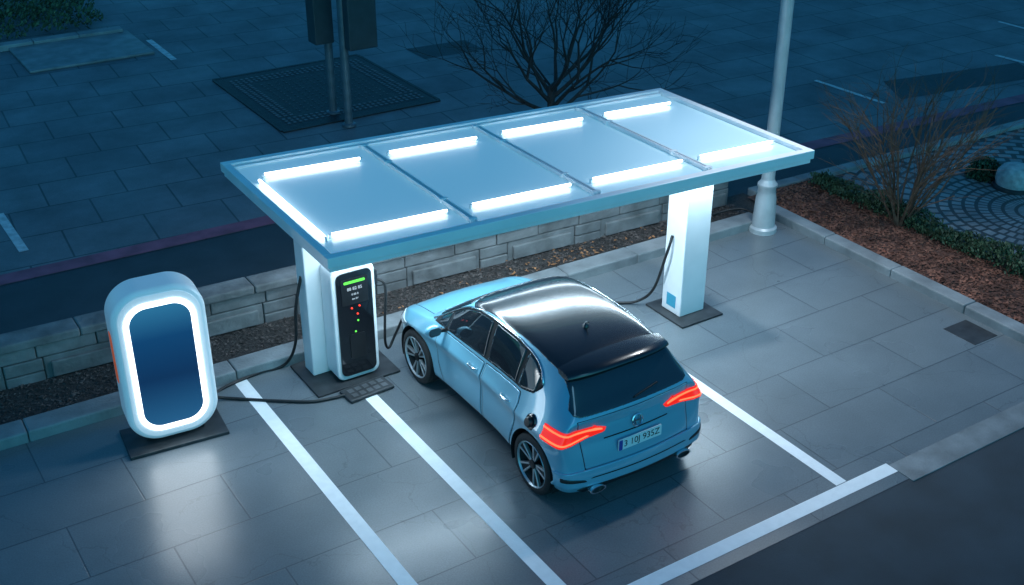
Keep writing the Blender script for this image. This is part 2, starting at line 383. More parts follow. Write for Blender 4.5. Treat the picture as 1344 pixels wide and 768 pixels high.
for i in range(4):
    a=divs[i]; b_=divs[i+1]; w=b_-a
    tubeo(a+w*.10+(.01 if i==0 else 0),.81,b_-w*.15,.80)
    tubeo(a+w*.12,.18,b_-w*.08,.175)
tubeo(.032,.17,.032,.76)
for t in (.2,.8):
    for i in range(4):
        a=divs[i]+.03; b_=divs[i+1]-.03
        p0=C(a,t)-Vector((7.3,11.2,0)); p1=C(b_,t)-Vector((7.3,11.2,0))
        v,f=tube_data([(p0.x,p0.y,2.30),(p1.x,p1.y,2.30)],.02,8); mesh('underside_light',v,f,'led',can,smooth=True)
def pillar(x0,x1,y0,y1,bx0,bx1,by0,by1,sticker):
    p=box('pillar',x0-7.3,x1-7.3,y0-11.2,y1-11.2,.032,2.31,'white',can,bevel=.015)
    box('base_plate',bx0-7.3,bx1-7.3,by0-11.2,by1-11.2,0.0,.03,'plate',p,bevel=.006)
    if sticker:
        box('sticker',x0-7.3-.004,x0-7.3,y0-11.2+.10,y0-11.2+.28,.12,.30,'bluelogo',p,bevel=0)
    return p
pillar(9.30,9.72,10.32,10.70,9.17,9.87,10.10,10.88,True)
pillar(4.60,4.96,11.60,11.86,4.46,5.56,11.16,12.0,False)

# ---------------------------------------------------------------- charging kiosk
ks=empty('charging_station',(5.06,11.27,0),'white charging station with black glossy front and green display','charging station')
out=rrect(.56,1.50,.10)
slab('cabinet',out,0,.32,'white',ks,bevel=.025,cz=.80)
slab('front_panel',rrect(.46,1.38,.08),-.02,0.0,'gloss',ks,bevel=.008,cz=.80)
sc=slab('display',rrect(.34,.34,.02),-.026,-.0205,'black',ks,cz=1.24,cx=0)
slab('green_bar',rrect(.27,.032,.01),-.031,-.0265,'green',sc,cz=1.365)
RX=(rad(90),0,0)
text('readout','88 82 85',.055,'ink',sc,(0,-.028,1.275),RX)
text('readout','0 00 0',.035,'ink',sc,(0,-.028,1.20),RX)
text('readout','km EV',.03,'ink',sc,(0,-.028,1.14),RX)
for nm,mt,pts in (('indicator_light','red',[(-.05,1.02),(.05,1.03),(.02,.93)]),('indicator_light','green',[(.02,.84),(-.02,.70)])):
    for (px,pz) in pts: slab(nm,rrect(.022,.022,.01,3),-.028,-.02,mt,ks,cx=px,cz=pz)
slab('card_reader',rrect(.2,.34,.03),-.03,-.021,'black',ks,cz=.50)
slab('plug_holster',rrect(.08,.2,.03),.08,.2,'black',ks,cx=.315,cz=1.28,bevel=.01)
tube('charging_cable',[(.34,.1,1.25),(.43,.05,1.15),(.42,.08,.7),(.44,.15,.33),(.52,.22,.18),(.62,.25,.3),(.72,.2,.55)],.017,'cable',ks)

# left illuminated terminal
tb=empty('illuminated_terminal',(2.78,11.22,0),'rounded white illuminated terminal with blue screen and glowing ring','charging terminal',rotz=rad(-5))
slab('shell_body',rrect(1.0,1.86,.35,16),.0,.40,'shell',tb,bevel=.06,cz=1.0,seg=5)
slab('face',rrect(.875,1.735,.29,16),-.012,-.001,'face',tb,bevel=.004,cz=1.0)
ringslab('light_ring',rrect(.765,1.58,.25,14),rrect(.655,1.47,.20,14),-.028,-.013,'ledring',tb,cz=1.0)
slab('screen',rrect(.65,1.465,.197,14),-.018,-.0125,'backlit',tb,cz=1.0)
slab('side_accent',rrect(.14,.62,.05),-.0,.02,'orange',tb,cx=0,cz=1.12).matrix_local=Matrix.Translation((-.505,.21,0))@Matrix.Rotation(rad(-90),4,'Z')
box('base_plate',-.56,.54,-.14,.46,0,.04,'plate',tb,bevel=.006)
box('foot',-.32,.32,.08,.34,.04,.12,'black',tb,bevel=.01)

# loose cables
def cable(name,pts,label,r=.019):
    ob=tube(name,pts,r,'cable'); ob['label']=label; ob['category']='cable'; return ob
cable('power_cable',[(3.3,11.5,.25),(3.45,11.75,.05),(3.7,11.6,.019),(4.06,11.32,.019),(4.35,11.12,.019),(4.6,11.05,.019),(4.74,11.02,.03)],'black power cable running over the paving from the terminal')
cable('power_cable',[(4.60,11.72,1.35),(4.50,11.72,.95),(4.50,11.85,.4),(4.40,12.02,.05),(4.1,12.06,.019),(3.7,12.0,.019),(3.42,11.9,.019),(3.28,11.62,.2)],'black power cable hanging from the pillar to the paving')
cable('power_cable',[(9.28,10.55,1.15),(9.2,10.55,.9),(9.18,10.75,.3),(9.05,10.95,.06),(8.8,11.15,.019),(8.3,11.35,.019),(7.8,11.45,.1),(7.3,11.35,.55)],'black charging cable from the pillar to the car')
cable('power_cable',[(11.3,12.5,.06),(11.8,12.55,.07),(12.2,12.35,.16),(12.3,12.1,.15)],'short black cable lying on the kerb')
rm=empty('cable_ramp',(5.02,11.0,0),'black rubber cable ramp with slots lying on the paving','cable ramp',rotz=rad(4))
box('ramp_body',-.30,.30,-.15,.15,.0,.045,'plate',rm,bevel=.02)
mb=MB()
for i in range(5):
    for j in range(2): mb.box(-.23+i*.10,-.16+i*.10,-.10+j*.11,-.02+j*.11,.044,.049)
mesh('ramp_slots',mb.v,mb.f,'castlight',rm)

# ---------------------------------------------------------------- lamp post
lp=empty('street_lamp',(12.20,11.80,0),'tall pale grey street lamp post with flared base beside the kerb','street lamp')
lathe('lamp_base',[(.0,.0),(.21,.0),(.21,.07),(.175,.10),(.155,.55),(.14,.62),(.135,.72),(.15,.74),(.15,.78),(.115,.82),(.10,.86)],'lamp',lp)
lathe('pole',[(.10,.86),(.095,2),(.085,6.5),(.08,7.3)],'lamp',lp)
tube('arm',[(0,0,7.2),(-.03,-.1,7.5),(-.2,-.6,7.7),(-.5,-1.4,7.75)],.05,'lamp',lp)
box('lamp_head',-.70,-.40,-2.0,-1.35,7.68,7.80,'lamp',lp,bevel=.03)
box('lamp_lens',-.66,-.44,-1.93,-1.42,7.665,7.678,'ledring',lp,bevel=0)

# ---------------------------------------------------------------- sign posts, cabinet, grate
gr=empty('metal_grate',(9.4,21.7,0),'large square dark cast metal grate set in the plaza paving','grate')
box('grate_frame',-1.65,1.62,-1.82,1.8,-.01,.012,'cast',gr,bevel=.004)
mb=MB()
mb.box(-1.69,1.66,-1.90,-1.825,-.01,.016); mb.box(-1.69,1.66,1.805,1.88,-.01,.016); mb.box(-1.72,-1.655,-1.82,1.80,-.01,.016); mb.box(1.625,1.69,-1.82,1.80,-.01,.016)
mesh('grate_rim',mb.v,mb.f,'cast',gr)
mb=MB()
for i in range(26):
    for j in range(3):
        for (ax) in (0,1):
            for side in (-1,1):
                a=-1.45+i*.115; o=side*(1.25+j*.13)
                if ax==0: mb.box(a,a+.06,o-.035,o+.035,.012,.02)
                elif abs(a)<1.15: mb.box(o*.95-.035,o*.95+.035,a,a+.06,.012,.02)
for i in range(13):
    for j in range(13):
        mb.box(-.98+i*.16,-.95+i*.16,-.98+j*.16,-.95+j*.16,.012,.02)
ob=mesh('perforated_border',mb.v,mb.f,'castlight',gr); ob['kind']='stuff'
def post(x,y,lab,boxes):
    e=empty('sign_post',(x,y,0),lab,'post')
    lathe('pole',[(.08,0),(.08,4.2),(0,4.2)],'metal',e,n=20); lathe('foot',[(.13,0),(.13,.04),(.08,.06)],'metal',e,n=20)
    for b_ in boxes: box('cabinet',*b_,'darkbox',e,bevel=.02)
post(8.90,19.5,'grey metal post carrying a dark equipment cabinet',[(-.02,.55,-.3,-.08,1.50,3.2)])
post(8.95,20.3,'grey metal post with a narrow dark box at the top',[(-.36,.02,-.25,.1,1.45,3.3)])

# ---------------------------------------------------------------- trees
def grow_tree(mb,p,d,ln,r,depth,maxd,spread,upb):
    n=3; pts=[p]; dd=d.copy()
    for i in range(n):
        dd=(dd+Vector((random.uniform(-1,1),random.uniform(-1,1),random.uniform(-.6,.8)))*.15+Vector((0,0,upb*.05))).normalized()
        pts.append(pts[-1]+dd*ln/n)
    r2=max(r*.66,.0032)
    v,f=tube_data(pts,r,5 if depth<3 else 3,r2); mb.add(v,f)
    if depth>=maxd: return
    k=random.choice([2,3,3]) if depth>0 else 3
    for i in range(k):
        q=pts[-1] if i<2 else pts[random.choice([1,2])]
        ax=dd.orthogonal().normalized(); ax.rotate(Matrix.Rotation(random.uniform(0,2*math.pi),3,dd))
        nd=dd.copy(); nd.rotate(Matrix.Rotation(random.uniform(.35,1)*spread,3,ax))
        grow_tree(mb,q,nd,ln*random.uniform(.66,.9),max(r2*random.uniform(.75,.95),.004),depth+1,maxd,spread,upb)
def bare_tree(name,loc,h,r,lab,cat,seed,m='bark'):
    random.seed(seed)
    e=empty(name,loc,lab,cat)
    mb=MB(); v,f=tube_data([(0,0,-.02),(.01,0,h*.12),(.0,.02,h*.32)],r*1.2,10,r*.8); mesh('trunk',v,f,m,e,smooth=True)
    for k in range(9):
        a=k*2.4+random.uniform(-.3,.3); tl=random.uniform(.6,2.1)
        d=Vector((math.cos(a)*tl,math.sin(a)*tl,1)).normalized()
        grow_tree(mb,Vector((0,.01,h*(.14+.022*k))),d,h*.28,r*.55,0,5,.72,1)
    mesh('crown',mb.v,mb.f,m,e)
bare_tree('bare_tree',(11.6,16.7,0),3.3,.08,'dark leafless tree with dense fine branches in the plaza','tree',8)
def shrub(loc,h,n,lab,seed):
    random.seed(seed); e=empty('bare_shrub',loc,lab,'shrub'); mb=MB()
    def st(p,d,ln,r,dep):
        pts=[p];dd=d.copy()
        for i in range(4):
            dd=(dd+Vector((random.gauss(0,.09),random.gauss(0,.09),random.gauss(0,.05)))).normalized(); pts.append(pts[-1]+dd*ln/4)
        v,f=tube_data(pts,r,4,r*.45); mb.add(v,f)
        if dep<3:
            for k in range(3 if dep else 4):
                q=pts[random.randint(1,4)]; nd=(dd+Vector((random.gauss(0,.35),random.gauss(0,.35),random.gauss(0,.2)))).normalized()
                st(q,nd,ln*.55,r*.5,dep+1)
    for i in range(n):
        a=random.uniform(0,6.28); t=random.uniform(.05,.62)
        st(Vector((math.cos(a)*.08,math.sin(a)*.08,0)),Vector((math.cos(a)*t,math.sin(a)*t,1)).normalized(),h*.64,.018,0)
    mesh('crown',mb.v,mb.f,'twig',e)
    v,f=tube_data([(0,0,-.02),(0,0,.12)],.1,9,.07); mesh('trunk',v,f,'twig',e)
shrub((14.0,10.7,.08),2.3,24,'brown leafless fan shaped shrub standing in the red mulch',3)
random.seed(11)
def leaves(name,n,fn,s,m,lab,cat,loc=(0,0,0)):
    e=empty(name,loc,lab,cat); mb=MB()
    for i in range(n):
        p=Vector(fn()); a=Vector((random.gauss(0,1),random.gauss(0,1),random.gauss(0,1))).normalized(); b_=a.orthogonal().normalized()
        c=a.cross(b_); ss=s*random.uniform(.6,1.4)
        mb.add([p-b_*ss,p+c*ss*.5,p+b_*ss,p-c*ss*.5],[(0,1,2,3)])
    mesh('foliage',mb.v,mb.f,m,e); return e
def hfn(x0,x1,y0,y1,h):
    def f():
        x=random.uniform(x0,x1);y=random.uniform(y0,y1)
        hh=h*(.8+.25*math.sin(y*3)+.15*math.sin(y*7.7+x*9)); z=hh*random.random()**.5
        return (x+random.gauss(0,.03),y,z+.05)
    return f
leaves('low_hedge',16000,hfn(13.95,14.35,5.5,12.6,.30),.028,'hedge','low dark green clipped hedge along the red mulch','hedge')
def ball(r):
    def f():
        v=Vector((random.gauss(0,1),random.gauss(0,1),random.gauss(0,1))).normalized()*r*random.random()**.4
        return (v.x,v.y,abs(v.z)*1.1)
    return f
leaves('small_bush',2200,ball(.32),.03,'hedge','small round dark bush on the cobbled path','bush',(16.8,11.3,.03))
leaves('plaza_bush',9000,hfn(-1,7,28.8,33,.5),.06,'hedge','dark clipped planting bed behind a kerb','hedge')
kerb_run('kerb',(-3,28.3),(7.2,28.1),.3,.12)

gl=empty('stone_bollard',(16.80,10.72,.04),'low rounded pale stone bollard on the cobbled path','bollard')
lathe('bollard_body',[(0,0),(.27,0),(.31,.14),(.30,.28),(.23,.37),(.12,.41),(0,.42)],'boulder',gl)
lathe('bollard_collar',[(.33,.0),(.33,.05),(.28,.07)],'plate',gl)

# ================================================================ CAR
CX,CY=6.53,7.66
car=empty('parked_car',(CX,CY,0),'pale blue hatchback with black glass roof parked in the charging bay','car')
ST=[(.02,.775,.30,.80,.90,.985,.62),
(.06,.86,.25,.84,.955,1.04,.68),
(.15,.92,.22,.86,.99,1.09,.72),
(.27,.95,.22,.865,1.01,1.20,.69),
(.40,.965,.22,.865,1.015,1.375,.645),
(.52,.97,.22,.865,1.015,1.465,.63),
(.85,.96,.22,.86,1.005,1.52,.635),
(1.3,.895,.22,.85,.995,1.545,.64),
(1.75,.88,.22,.85,.985,1.545,.64),
(2.08,.88,.22,.84,.97,1.52,.635),
(2.35,.88,.22,.835,.96,1.445,.63),
(2.62,.885,.22,.83,.95,1.29,.63),
(2.85,.90,.22,.825,.935,1.125,.65),
(3.02,.915,.22,.81,.92,.99,.68),
(3.12,.92,.22,.80,.905,.955,.68),
(3.42,.91,.23,.77,.86,.895,.65),
(3.66,.86,.24,.71,.785,.82,.60),
(3.82,.77,.24,.63,.70,.74,.54),
(3.93,.64,.28,.56,.61,.65,.44)]
NS=len(ST)
def sec(i):
    y,w,zb,zs,zbl,zr,rw=ST[i]
    z1=zb+.12; zz=lambda f: z1+(zs-z1)*f
    k=1 if 2<i<NS-3 else .4
    rows=[(0,zb),(w*.6,zb),(w-.05,zb+.01),(w-.012,z1),(w-.012-.006*k,zz(.45)),(w-.012-.016*k,zz(.74)),(w-.004+.008*k,zz(.92)),(w-.010-.006*k,zz(.985)),(w-.09,zbl)]
    ra=(rw+.015,zr-.075) if zr-zbl>.16 else (rw+.06,zbl+(zr-zbl)*.45)
    rb=(rw-.05,zr-.028)
    mid=((rows[-1][0]+ra[0])/2+.014,(zbl+ra[1])/2)
    rows+= [mid,ra,rb,(rw*.5,zr-.006),(0,zr)]
    out=[]
    for (x,z) in rows:
        yy=y
        if i<=2: yy+= [.13,.08,.02][i]*min(1,max(0,(z-.58)/.4)) 
        if i<=1: yy-= .03*min(1,max(0,(.56-z)/.12))*(1 if z>.3 else .4)
        if i<=1: yy+= 0.085*(x/.8)**3*(1-i*.4)
        if i>=NS-2: yy-= .05*max(0,(z-.4)/.3)
        out.append((x,yy,z))
    return out
S=[sec(i) for i in range(len(ST))]
R=len(S[0]); V=[];F=[];idx={}
for i,s in enumerate(S):
    for r,(x,y,z) in enumerate(s):
        if x==0: idx[i,r,1]=idx[i,r,-1]=len(V); V.append((0,y,z))
        else:
            idx[i,r,1]=len(V); V.append((x,y,z)); idx[i,r,-1]=len(V); V.append((-x,y,z))
for i in range(len(S)-1):
    for r in range(R-1):
        for sd in (1,-1):
            q=[idx[i,r,sd],idx[i+1,r,sd],idx[i+1,r+1,sd],idx[i,r+1,sd]]
            if sd==-1: q=q[::-1]
            F.append(tuple(q))
for end,i in ((0,0),(1,len(S)-1)):
    Mi={}
    for r in range(R):
        if S[i][r][0]==0: Mi[r]=idx[i,r,1]
        else:
            x,y,z=S[i][r]
            y2=y+.03
            if end==0: y2=y-.085*(x/.8)**3-.012
            Mi[r]=len(V); V.append((0,y2,z))
    for r in range(R-1):
        for sd in (1,-1):
            a,b_,c,d=idx[i,r,sd],Mi[r],Mi[r+1],idx[i,r+1,sd]
            q=[]
            for k in (a,b_,c,d):
                if k not in q: q.append(k)
            if len(q)<3: continue
            if (sd==-1)!=(end==0): q=q[::-1]
            F.append(tuple(q))
me=bpy.data.meshes.new('cage'); me.from_pydata(V,[],F); me.update()
import bmesh
bm=bmesh.new(); bm.from_mesh(me); bmesh.ops.recalc_face_normals(bm,faces=bm.faces)
bm.to_mesh(me); bm.free()
tmp=bpy.data.objects.new('cage',me); COL.objects.link(tmp)
sm=tmp.modifiers.new('s','SUBSURF'); sm.levels=4; sm.render_levels=4
bpy.context.view_layer.update()
dm=bpy.data.meshes.new_from_object(tmp.evaluated_get(bpy.context.evaluated_depsgraph_get()))
bpy.data.objects.remove(tmp)
nv=len(dm.vertices); co=np.empty(nv*3); dm.vertices.foreach_get('co',co); co=co.reshape(-1,3)
no=np.empty(nv*3); dm.vertices.foreach_get('normal',no); no=no.reshape(-1,3)
nf=len(dm.polygons); lt=np.empty(nf,int); dm.polygons.foreach_get('loop_total',lt)
lv=np.empty(len(dm.loops),int); dm.loops.foreach_get('vertex_index',lv)
assert (lt==4).all()
fv=lv.reshape(-1,4)
fc=co[fv].mean(1); fn=no[fv].mean(1)
def inpoly(P,px,py):
    ins=np.zeros(len(px),bool); n=len(P); j=n-1
    for i in range(n):
        xi,yi=P[i];xj,yj=P[j]
        c=((yi>py)!=(yj>py))&(px<(xj-xi)*(py-yi)/((yj-yi) if yj!=yi else 1e-9)+xi)
        ins^=c; j=i
    return ins
def nearest(P,q):
    best=None;bd=1e9
    for i in range(len(P)):
        a=np.array(P[i]);b_=np.array(P[(i+1)%len(P)]);d=b_-a;t=np.clip(((q-a)@d)/(d@d+1e-12),0,1);c=a+d*t;dd=np.linalg.norm(q-c)
        if dd<bd: bd=dd;best=c
    return best,bd
WR=.65;WF=3.20;RW=.345
RA=.395
alive=np.ones(nf,bool)
for wy in (WR,WF):
    dd=np.hypot(fc[:,1]-wy,fc[:,2]-RW)
    alive&=~((dd<RA)&(np.abs(fc[:,0])>.5))
def boundary(faces):
    from collections import Counter
    c=Counter()
    for f_ in faces:
        for k in range(4):
            e=(f_[k],f_[(k+1)%4]); c[(min(e),max(e))]+=1
    s=set()
    for e,n in c.items():
        if n==1: s.update(e)
    return s
for v in boundary(fv[alive].tolist()):
    for wy in (WR,WF):
        d=np.hypot(co[v,1]-wy,co[v,2]-RW)
        if abs(d-RA)<.04 and abs(co[v,0])>.5:
            co[v,1]=wy+(co[v,1]-wy)*RA/d; co[v,2]=RW+(co[v,2]-RW)*RA/d
AX={'side':(1,2),'rear':(0,2),'top':(0,1)}
def patch(name,P,proj,mask,off,m,parent=None,snap=.03,sol=True,smoothP=True):
    a,b_=AX[proj]
    sel=alive&mask&inpoly(P,fc[:,a],fc[:,b_])
    fs=fv[sel]; 
    if len(fs)==0: return None
    us=np.unique(fs); mp={int(v):i for i,v in enumerate(us)}
    P3=co[us].copy(); bs=boundary(fs.tolist())
    for v in bs:
        q=co[v,[a,b_]]; c,d=nearest(P,q)
        if d<snap: P3[mp[v],a]=c[0]; P3[mp[v],b_]=c[1]
    P3+=no[us]*off
    ob=mesh(name,P3.tolist(),[tuple(mp[int(k)] for k in f_) for f_ in fs],m,parent or car,smooth=True)
    if sol:
        s=ob.modifiers.new('sol','SOLIDIFY'); s.thickness=off*1.4; s.offset=-1
    return ob
us=np.unique(fv[alive]); mp=np.zeros(nv,int); mp[us]=np.arange(len(us))
mesh('body',co[us].tolist(),[tuple(f_) for f_ in mp[fv[alive]].tolist()],'paint',car,smooth=True)

def smooth_poly(P,n=6):
    c=[Vector((*p,0)) for p in P]; K=len(c); out=[]
    for i in range(K):
        p0,p1,p2,p3=c[i-1],c[i],c[(i+1)%K],c[(i+2)%K]
        for k in range(n):
            t=k/n; q=.5*((2*p1)+(p2-p0)*t+(2*p0-5*p1+4*p2-p3)*t*t+(3*p1-p0-3*p2+p3)*t**3); out.append((q.x,q.y))
    return out
left=fc[:,0]<-.4; right=fc[:,0]>.4; top=fn[:,2]>.2
X=fc[:,0];Y=fc[:,1];Z=fc[:,2]
def ztop(y): return np.interp(y,[.70,.80,.92,1.05,1.3,1.75,2.08,2.35,2.62,2.85,2.95],[1.23,1.33,1.39,1.42,1.45,1.452,1.425,1.345,1.185,1.02,.96])
def zbot(y): return np.interp(y,[.70,.78,1.0,1.6,2.2,2.95],[1.20,1.11,1.055,1.02,.99,.955])
def band(y0,y1,zt=0,zb=0,n=24):
    ys=np.linspace(y0,y1,n)
    return [(float(y),float(zbot(y)+zb)) for y in ys]+[(float(y),float(ztop(y)+zt)) for y in ys[::-1]]
def onsurf_(msk,y,z,off=.006):
    m_=msk&(np.abs(Y-y)<.05)&(np.abs(Z-z)<.05)
    k=np.where(m_)[0]; j=k[np.argmin((Y[k]-y)**2+(Z[k]-z)**2)]
    return Vector((X[j]+fn[j,0]*off,y,z+fn[j,2]*.004))
for sd,msk in ((-1,left),(1,right)):
    patch('window_surround',band(.70,2.90),'side',msk,.003,'gap')
    patch('side_window',band(.78,1.08,-.02,.015),'side',msk,.007,'glass')
    patch('side_window',band(1.13,1.72,-.02,.015),'side',msk,.007,'glass')
    patch('side_window',band(1.79,2.60,-.02,.015),'side',msk,.007,'glass')
    patch('side_window',band(2.64,2.82,-.012,.012,8),'side',msk,.007,'glass')
    ys=np.linspace(.70,2.95,44)
    pts=[onsurf_(msk,y,ztop(y)+.004) for y in ys]
    v,f=tube_data(pts,.013,6); mesh('window_trim',v,f,'chrome',car,smooth=True)
    for (y0,y1) in ((1.0,1.735),(1.775,2.66)):
        z0=.30
        if y0<1.2:
            P=[(1.15,z0),(y1,z0),(y1,.975),(1.0,1.02),(.97,.9),(1.0,.72),(1.06,.55)]
        else:
            P=[(y0,z0),(2.58,z0),(2.70,.55),(2.74,.94),(y0,.965)]
        def grow(P,g):
            cx=sum(p[0] for p in P)/len(P); cz=sum(p[1] for p in P)/len(P)
            return [(p[0]+math.copysign(g,p[0]-cx),p[1]+math.copysign(g,p[1]-cz)) for p in P]
        patch('door_seam',grow(P,.009),'side',msk,.0012,'gap',sol=False)
        dr=patch('door',P,'side',msk,.004,'paint')
        hy=y0+.16 if y0>1.2 else y0+.20
        h=onsurf_(msk,hy,.86)
        v,f=tube_data(spline([(h.x,h.y-.09,h.z),(h.x+sd*.03,h.y-.06,h.z+.003),(h.x+sd*.032,h.y+.06,h.z+.003),(h.x,h.y+.09,h.z)],5),.012,8)
        mesh('handle',v,f,'chrome',dr,smooth=True)
    patch('side_skirt',[(1.05,.18),(2.8,.18),(2.8,.275),(1.05,.275)],'side',msk,.006,'black')
patch('roof',smooth_poly([(-.605,.50),(-.30,.46),(.30,.46),(.605,.50),(.625,1.2),(.625,1.9),(.60,2.30),(0,2.38),(-.60,2.30),(-.625,1.9),(-.625,1.2)],4),'top',fc[:,2]>1.33,.004,'roofblk')
patch('windshield',[(-.61,2.36),(0,2.44),(.61,2.36),(.70,2.90),(.4,2.97),(0,2.99),(-.4,2.97),(-.70,2.90)],'top',top&(Z>.9),.005,'glass')
patch('rear_window',smooth_poly([(-.72,1.10),(-.4,1.075),(.4,1.075),(.72,1.10),(.67,1.25),(.60,1.41),(.3,1.44),(-.3,1.44),(-.60,1.41),(-.67,1.25)],3),'rear',(Y<.6)&(fn[:,1]<-.2),.005,'glass')
P=[(-.70,3.06),(0,3.12),(.70,3.06),(.66,3.6),(.5,3.72),(0,3.78),(-.5,3.72),(-.66,3.6)]
patch('hood_seam',[(p[0]*1.012,p[1]+(.008 if p[1]>3.3 else -.008)) for p in P],'top',top,.0012,'gap',sol=False)
patch('hood',P,'top',top,.004,'paint')
vs=[];n=41;prof=8
for k in range(n):
    u=-1+2*k/(n-1); x=u*.645; dz=.055*abs(u)**2.6-.052; yb=.315+.12*abs(u)**3
    vs+= [(x,.62,1.450-dz),(x,yb+.10,1.443-dz),(x,yb+.03,1.428-dz),(x,yb+.004,1.412-dz),(x,yb,1.398-dz),(x,yb+.012,1.385-dz),(x,yb+.06,1.375-dz),(x,.60,1.37-dz)]
fs=[]
for k in range(n-1):
    for q in range(prof): fs.append((k*prof+q,(k+1)*prof+q,(k+1)*prof+(q+1)%prof,k*prof+(q+1)%prof))
fs+=[tuple(range(prof)),tuple((n-1)*prof+q for q in range(prof-1,-1,-1))]
sp=mesh('spoiler',vs,fs,'roofblk',car,smooth=True); sp.modifiers.new('e','EDGE_SPLIT').split_angle=rad(50)
rear=(fn[:,1]<-.25)&(Y<.6)
P=[(-.66,.53),(.66,.53),(.68,.80),(.70,1.045),(0,1.03),(-.70,1.045),(-.68,.80)]
patch('tailgate_seam',[(p[0]*1.012,p[1]+(.006 if p[1]>.8 else -.008)) for p in P],'rear',rear,.0012,'gap',sol=False)
patch('tailgate',P,'rear',rear,.004,'paint')
for sd in (-1,1):
    msk=(X*sd>.3)&(Y<.45)&(fn[:,2]<.75)
    P=[(sd*1.02,.815),(sd*.80,.81),(sd*.60,.85),(sd*.40,.865),(sd*.37,.905),(sd*.50,.95),(sd*1.02,.975)]
    tl=patch('taillight',P,'rear',msk,.012,'tail')
    for P2 in ([(sd*.97,.950),(sd*.50,.928),(sd*.42,.905),(sd*.42,.892),(sd*.60,.914),(sd*.97,.934)],
               [(sd*.97,.836),(sd*.80,.830),(sd*.58,.868),(sd*.60,.879),(sd*.80,.848),(sd*.97,.852)]):
        patch('light_strip',P2,'rear',msk,.017,'tailhot',tl,snap=.02)
patch('rear_bumper',smooth_poly([(-.93,.36),(-.55,.345),(.55,.345),(.93,.36),(.96,.50),(.70,.525),(-.70,.525),(-.96,.50)],3),'rear',(fn[:,1]<-.05)&(Y<.24),.024,'paint')
patch('bumper_crease',[(-.62,.425),(.62,.425),(.60,.437),(-.60,.437)],'rear',(fn[:,1]<-.1)&(Y<.3),.027,'gap',sol=False)
patch('rear_diffuser',[(-.76,.31),(-.60,.22),(.60,.22),(.76,.31),(.60,.338),(-.60,.338)],'rear',fn[:,1]<-.10,.010,'black')
for sd in (-1,1):
    lathe('exhaust_tip',[(.055,.0),(.055,.16),(.045,.16),(.045,.0),(.055,0)],'chrome',car,n=20).matrix_local=Matrix.Translation((sd*.56,-.02,.30))@Matrix.Diagonal((1.8,1,.75,1))@Matrix.Rotation(rad(-90),4,'X')
    lathe('exhaust_core',[(0,.05),(.046,.05),(.046,.06)],'black',car,n=20).matrix_local=Matrix.Translation((sd*.56,-.02,.30))@Matrix.Diagonal((1.8,1,.75,1))@Matrix.Rotation(rad(-90),4,'X')
    patch('rear_vent',[(sd*.66,.40),(sd*.90,.43),(sd*.90,.475),(sd*.68,.425)],'rear',(fn[:,1]<-.05)&(Y<.5),.030,'black')
yp=float(Y[(np.abs(X)<.1)&(np.abs(Z-.68)<.03)&(Y<.6)].min())
pl=slab('license_plate',rrect(.56,.13,.012),yp-.022,yp-.008,'numplate',car,cz=.69,bevel=.002)
slab('plate_band',rrect(.045,.12,.008),yp-.026,yp-.0225,'plateblue',pl,cx=-.252,cz=.69)
text('plate_text','3 10J 935Z',.105,'black',pl,(.02,yp-.023,.69),(rad(90),0,0),.001)
ye=float(Y[(np.abs(X)<.1)&(np.abs(Z-.86)<.03)&(Y<.6)].min())
em=lathe('emblem',[(.068,0),(.072,.008),(.062,.014),(.056,.006)],'chrome',car,n=28)
em.matrix_local=Matrix.Translation((0,ye-.012,.875))@Matrix.Rotation(rad(90-12),4,'X')
def bar(mb,a,b_,w=.008,d=.008):
    a=Vector((a[0],a[1],0));b_=Vector((b_[0],b_[1],0));dd=(b_-a).normalized();n=Vector((-dd.y,dd.x,0))*w
    p=[a-n,b_-n,b_+n,a+n]; mb.add([(q.x,q.y,.0) for q in p]+[(q.x,q.y,d) for q in p],BF)
mb=MB()
bar(mb,(-.040,.045),(-.026,-.045));bar(mb,(.040,.045),(.026,-.045));bar(mb,(-.033,.0),(.033,.0))
mesh('emblem_letter',mb.v,mb.f,'chrome',em)
patch('badge_strip',[(-.42,.785),(.42,.785),(.42,.797),(-.42,.797)],'rear',rear,.008,'gap')
tube('rear_wiper',[(0,.17,1.115),(.1,.185,1.13),(.33,.215,1.16)],.009,'black',car)
lathe('antenna',[(.035,0),(.03,.02),(.012,.05),(.0,.055)],'gloss',car,n=16,loc=(.0,1.03,1.53))
tube('antenna_mast',[(0,1.03,1.555),(0,.97,1.615)],.006,'black',car,sp=False)
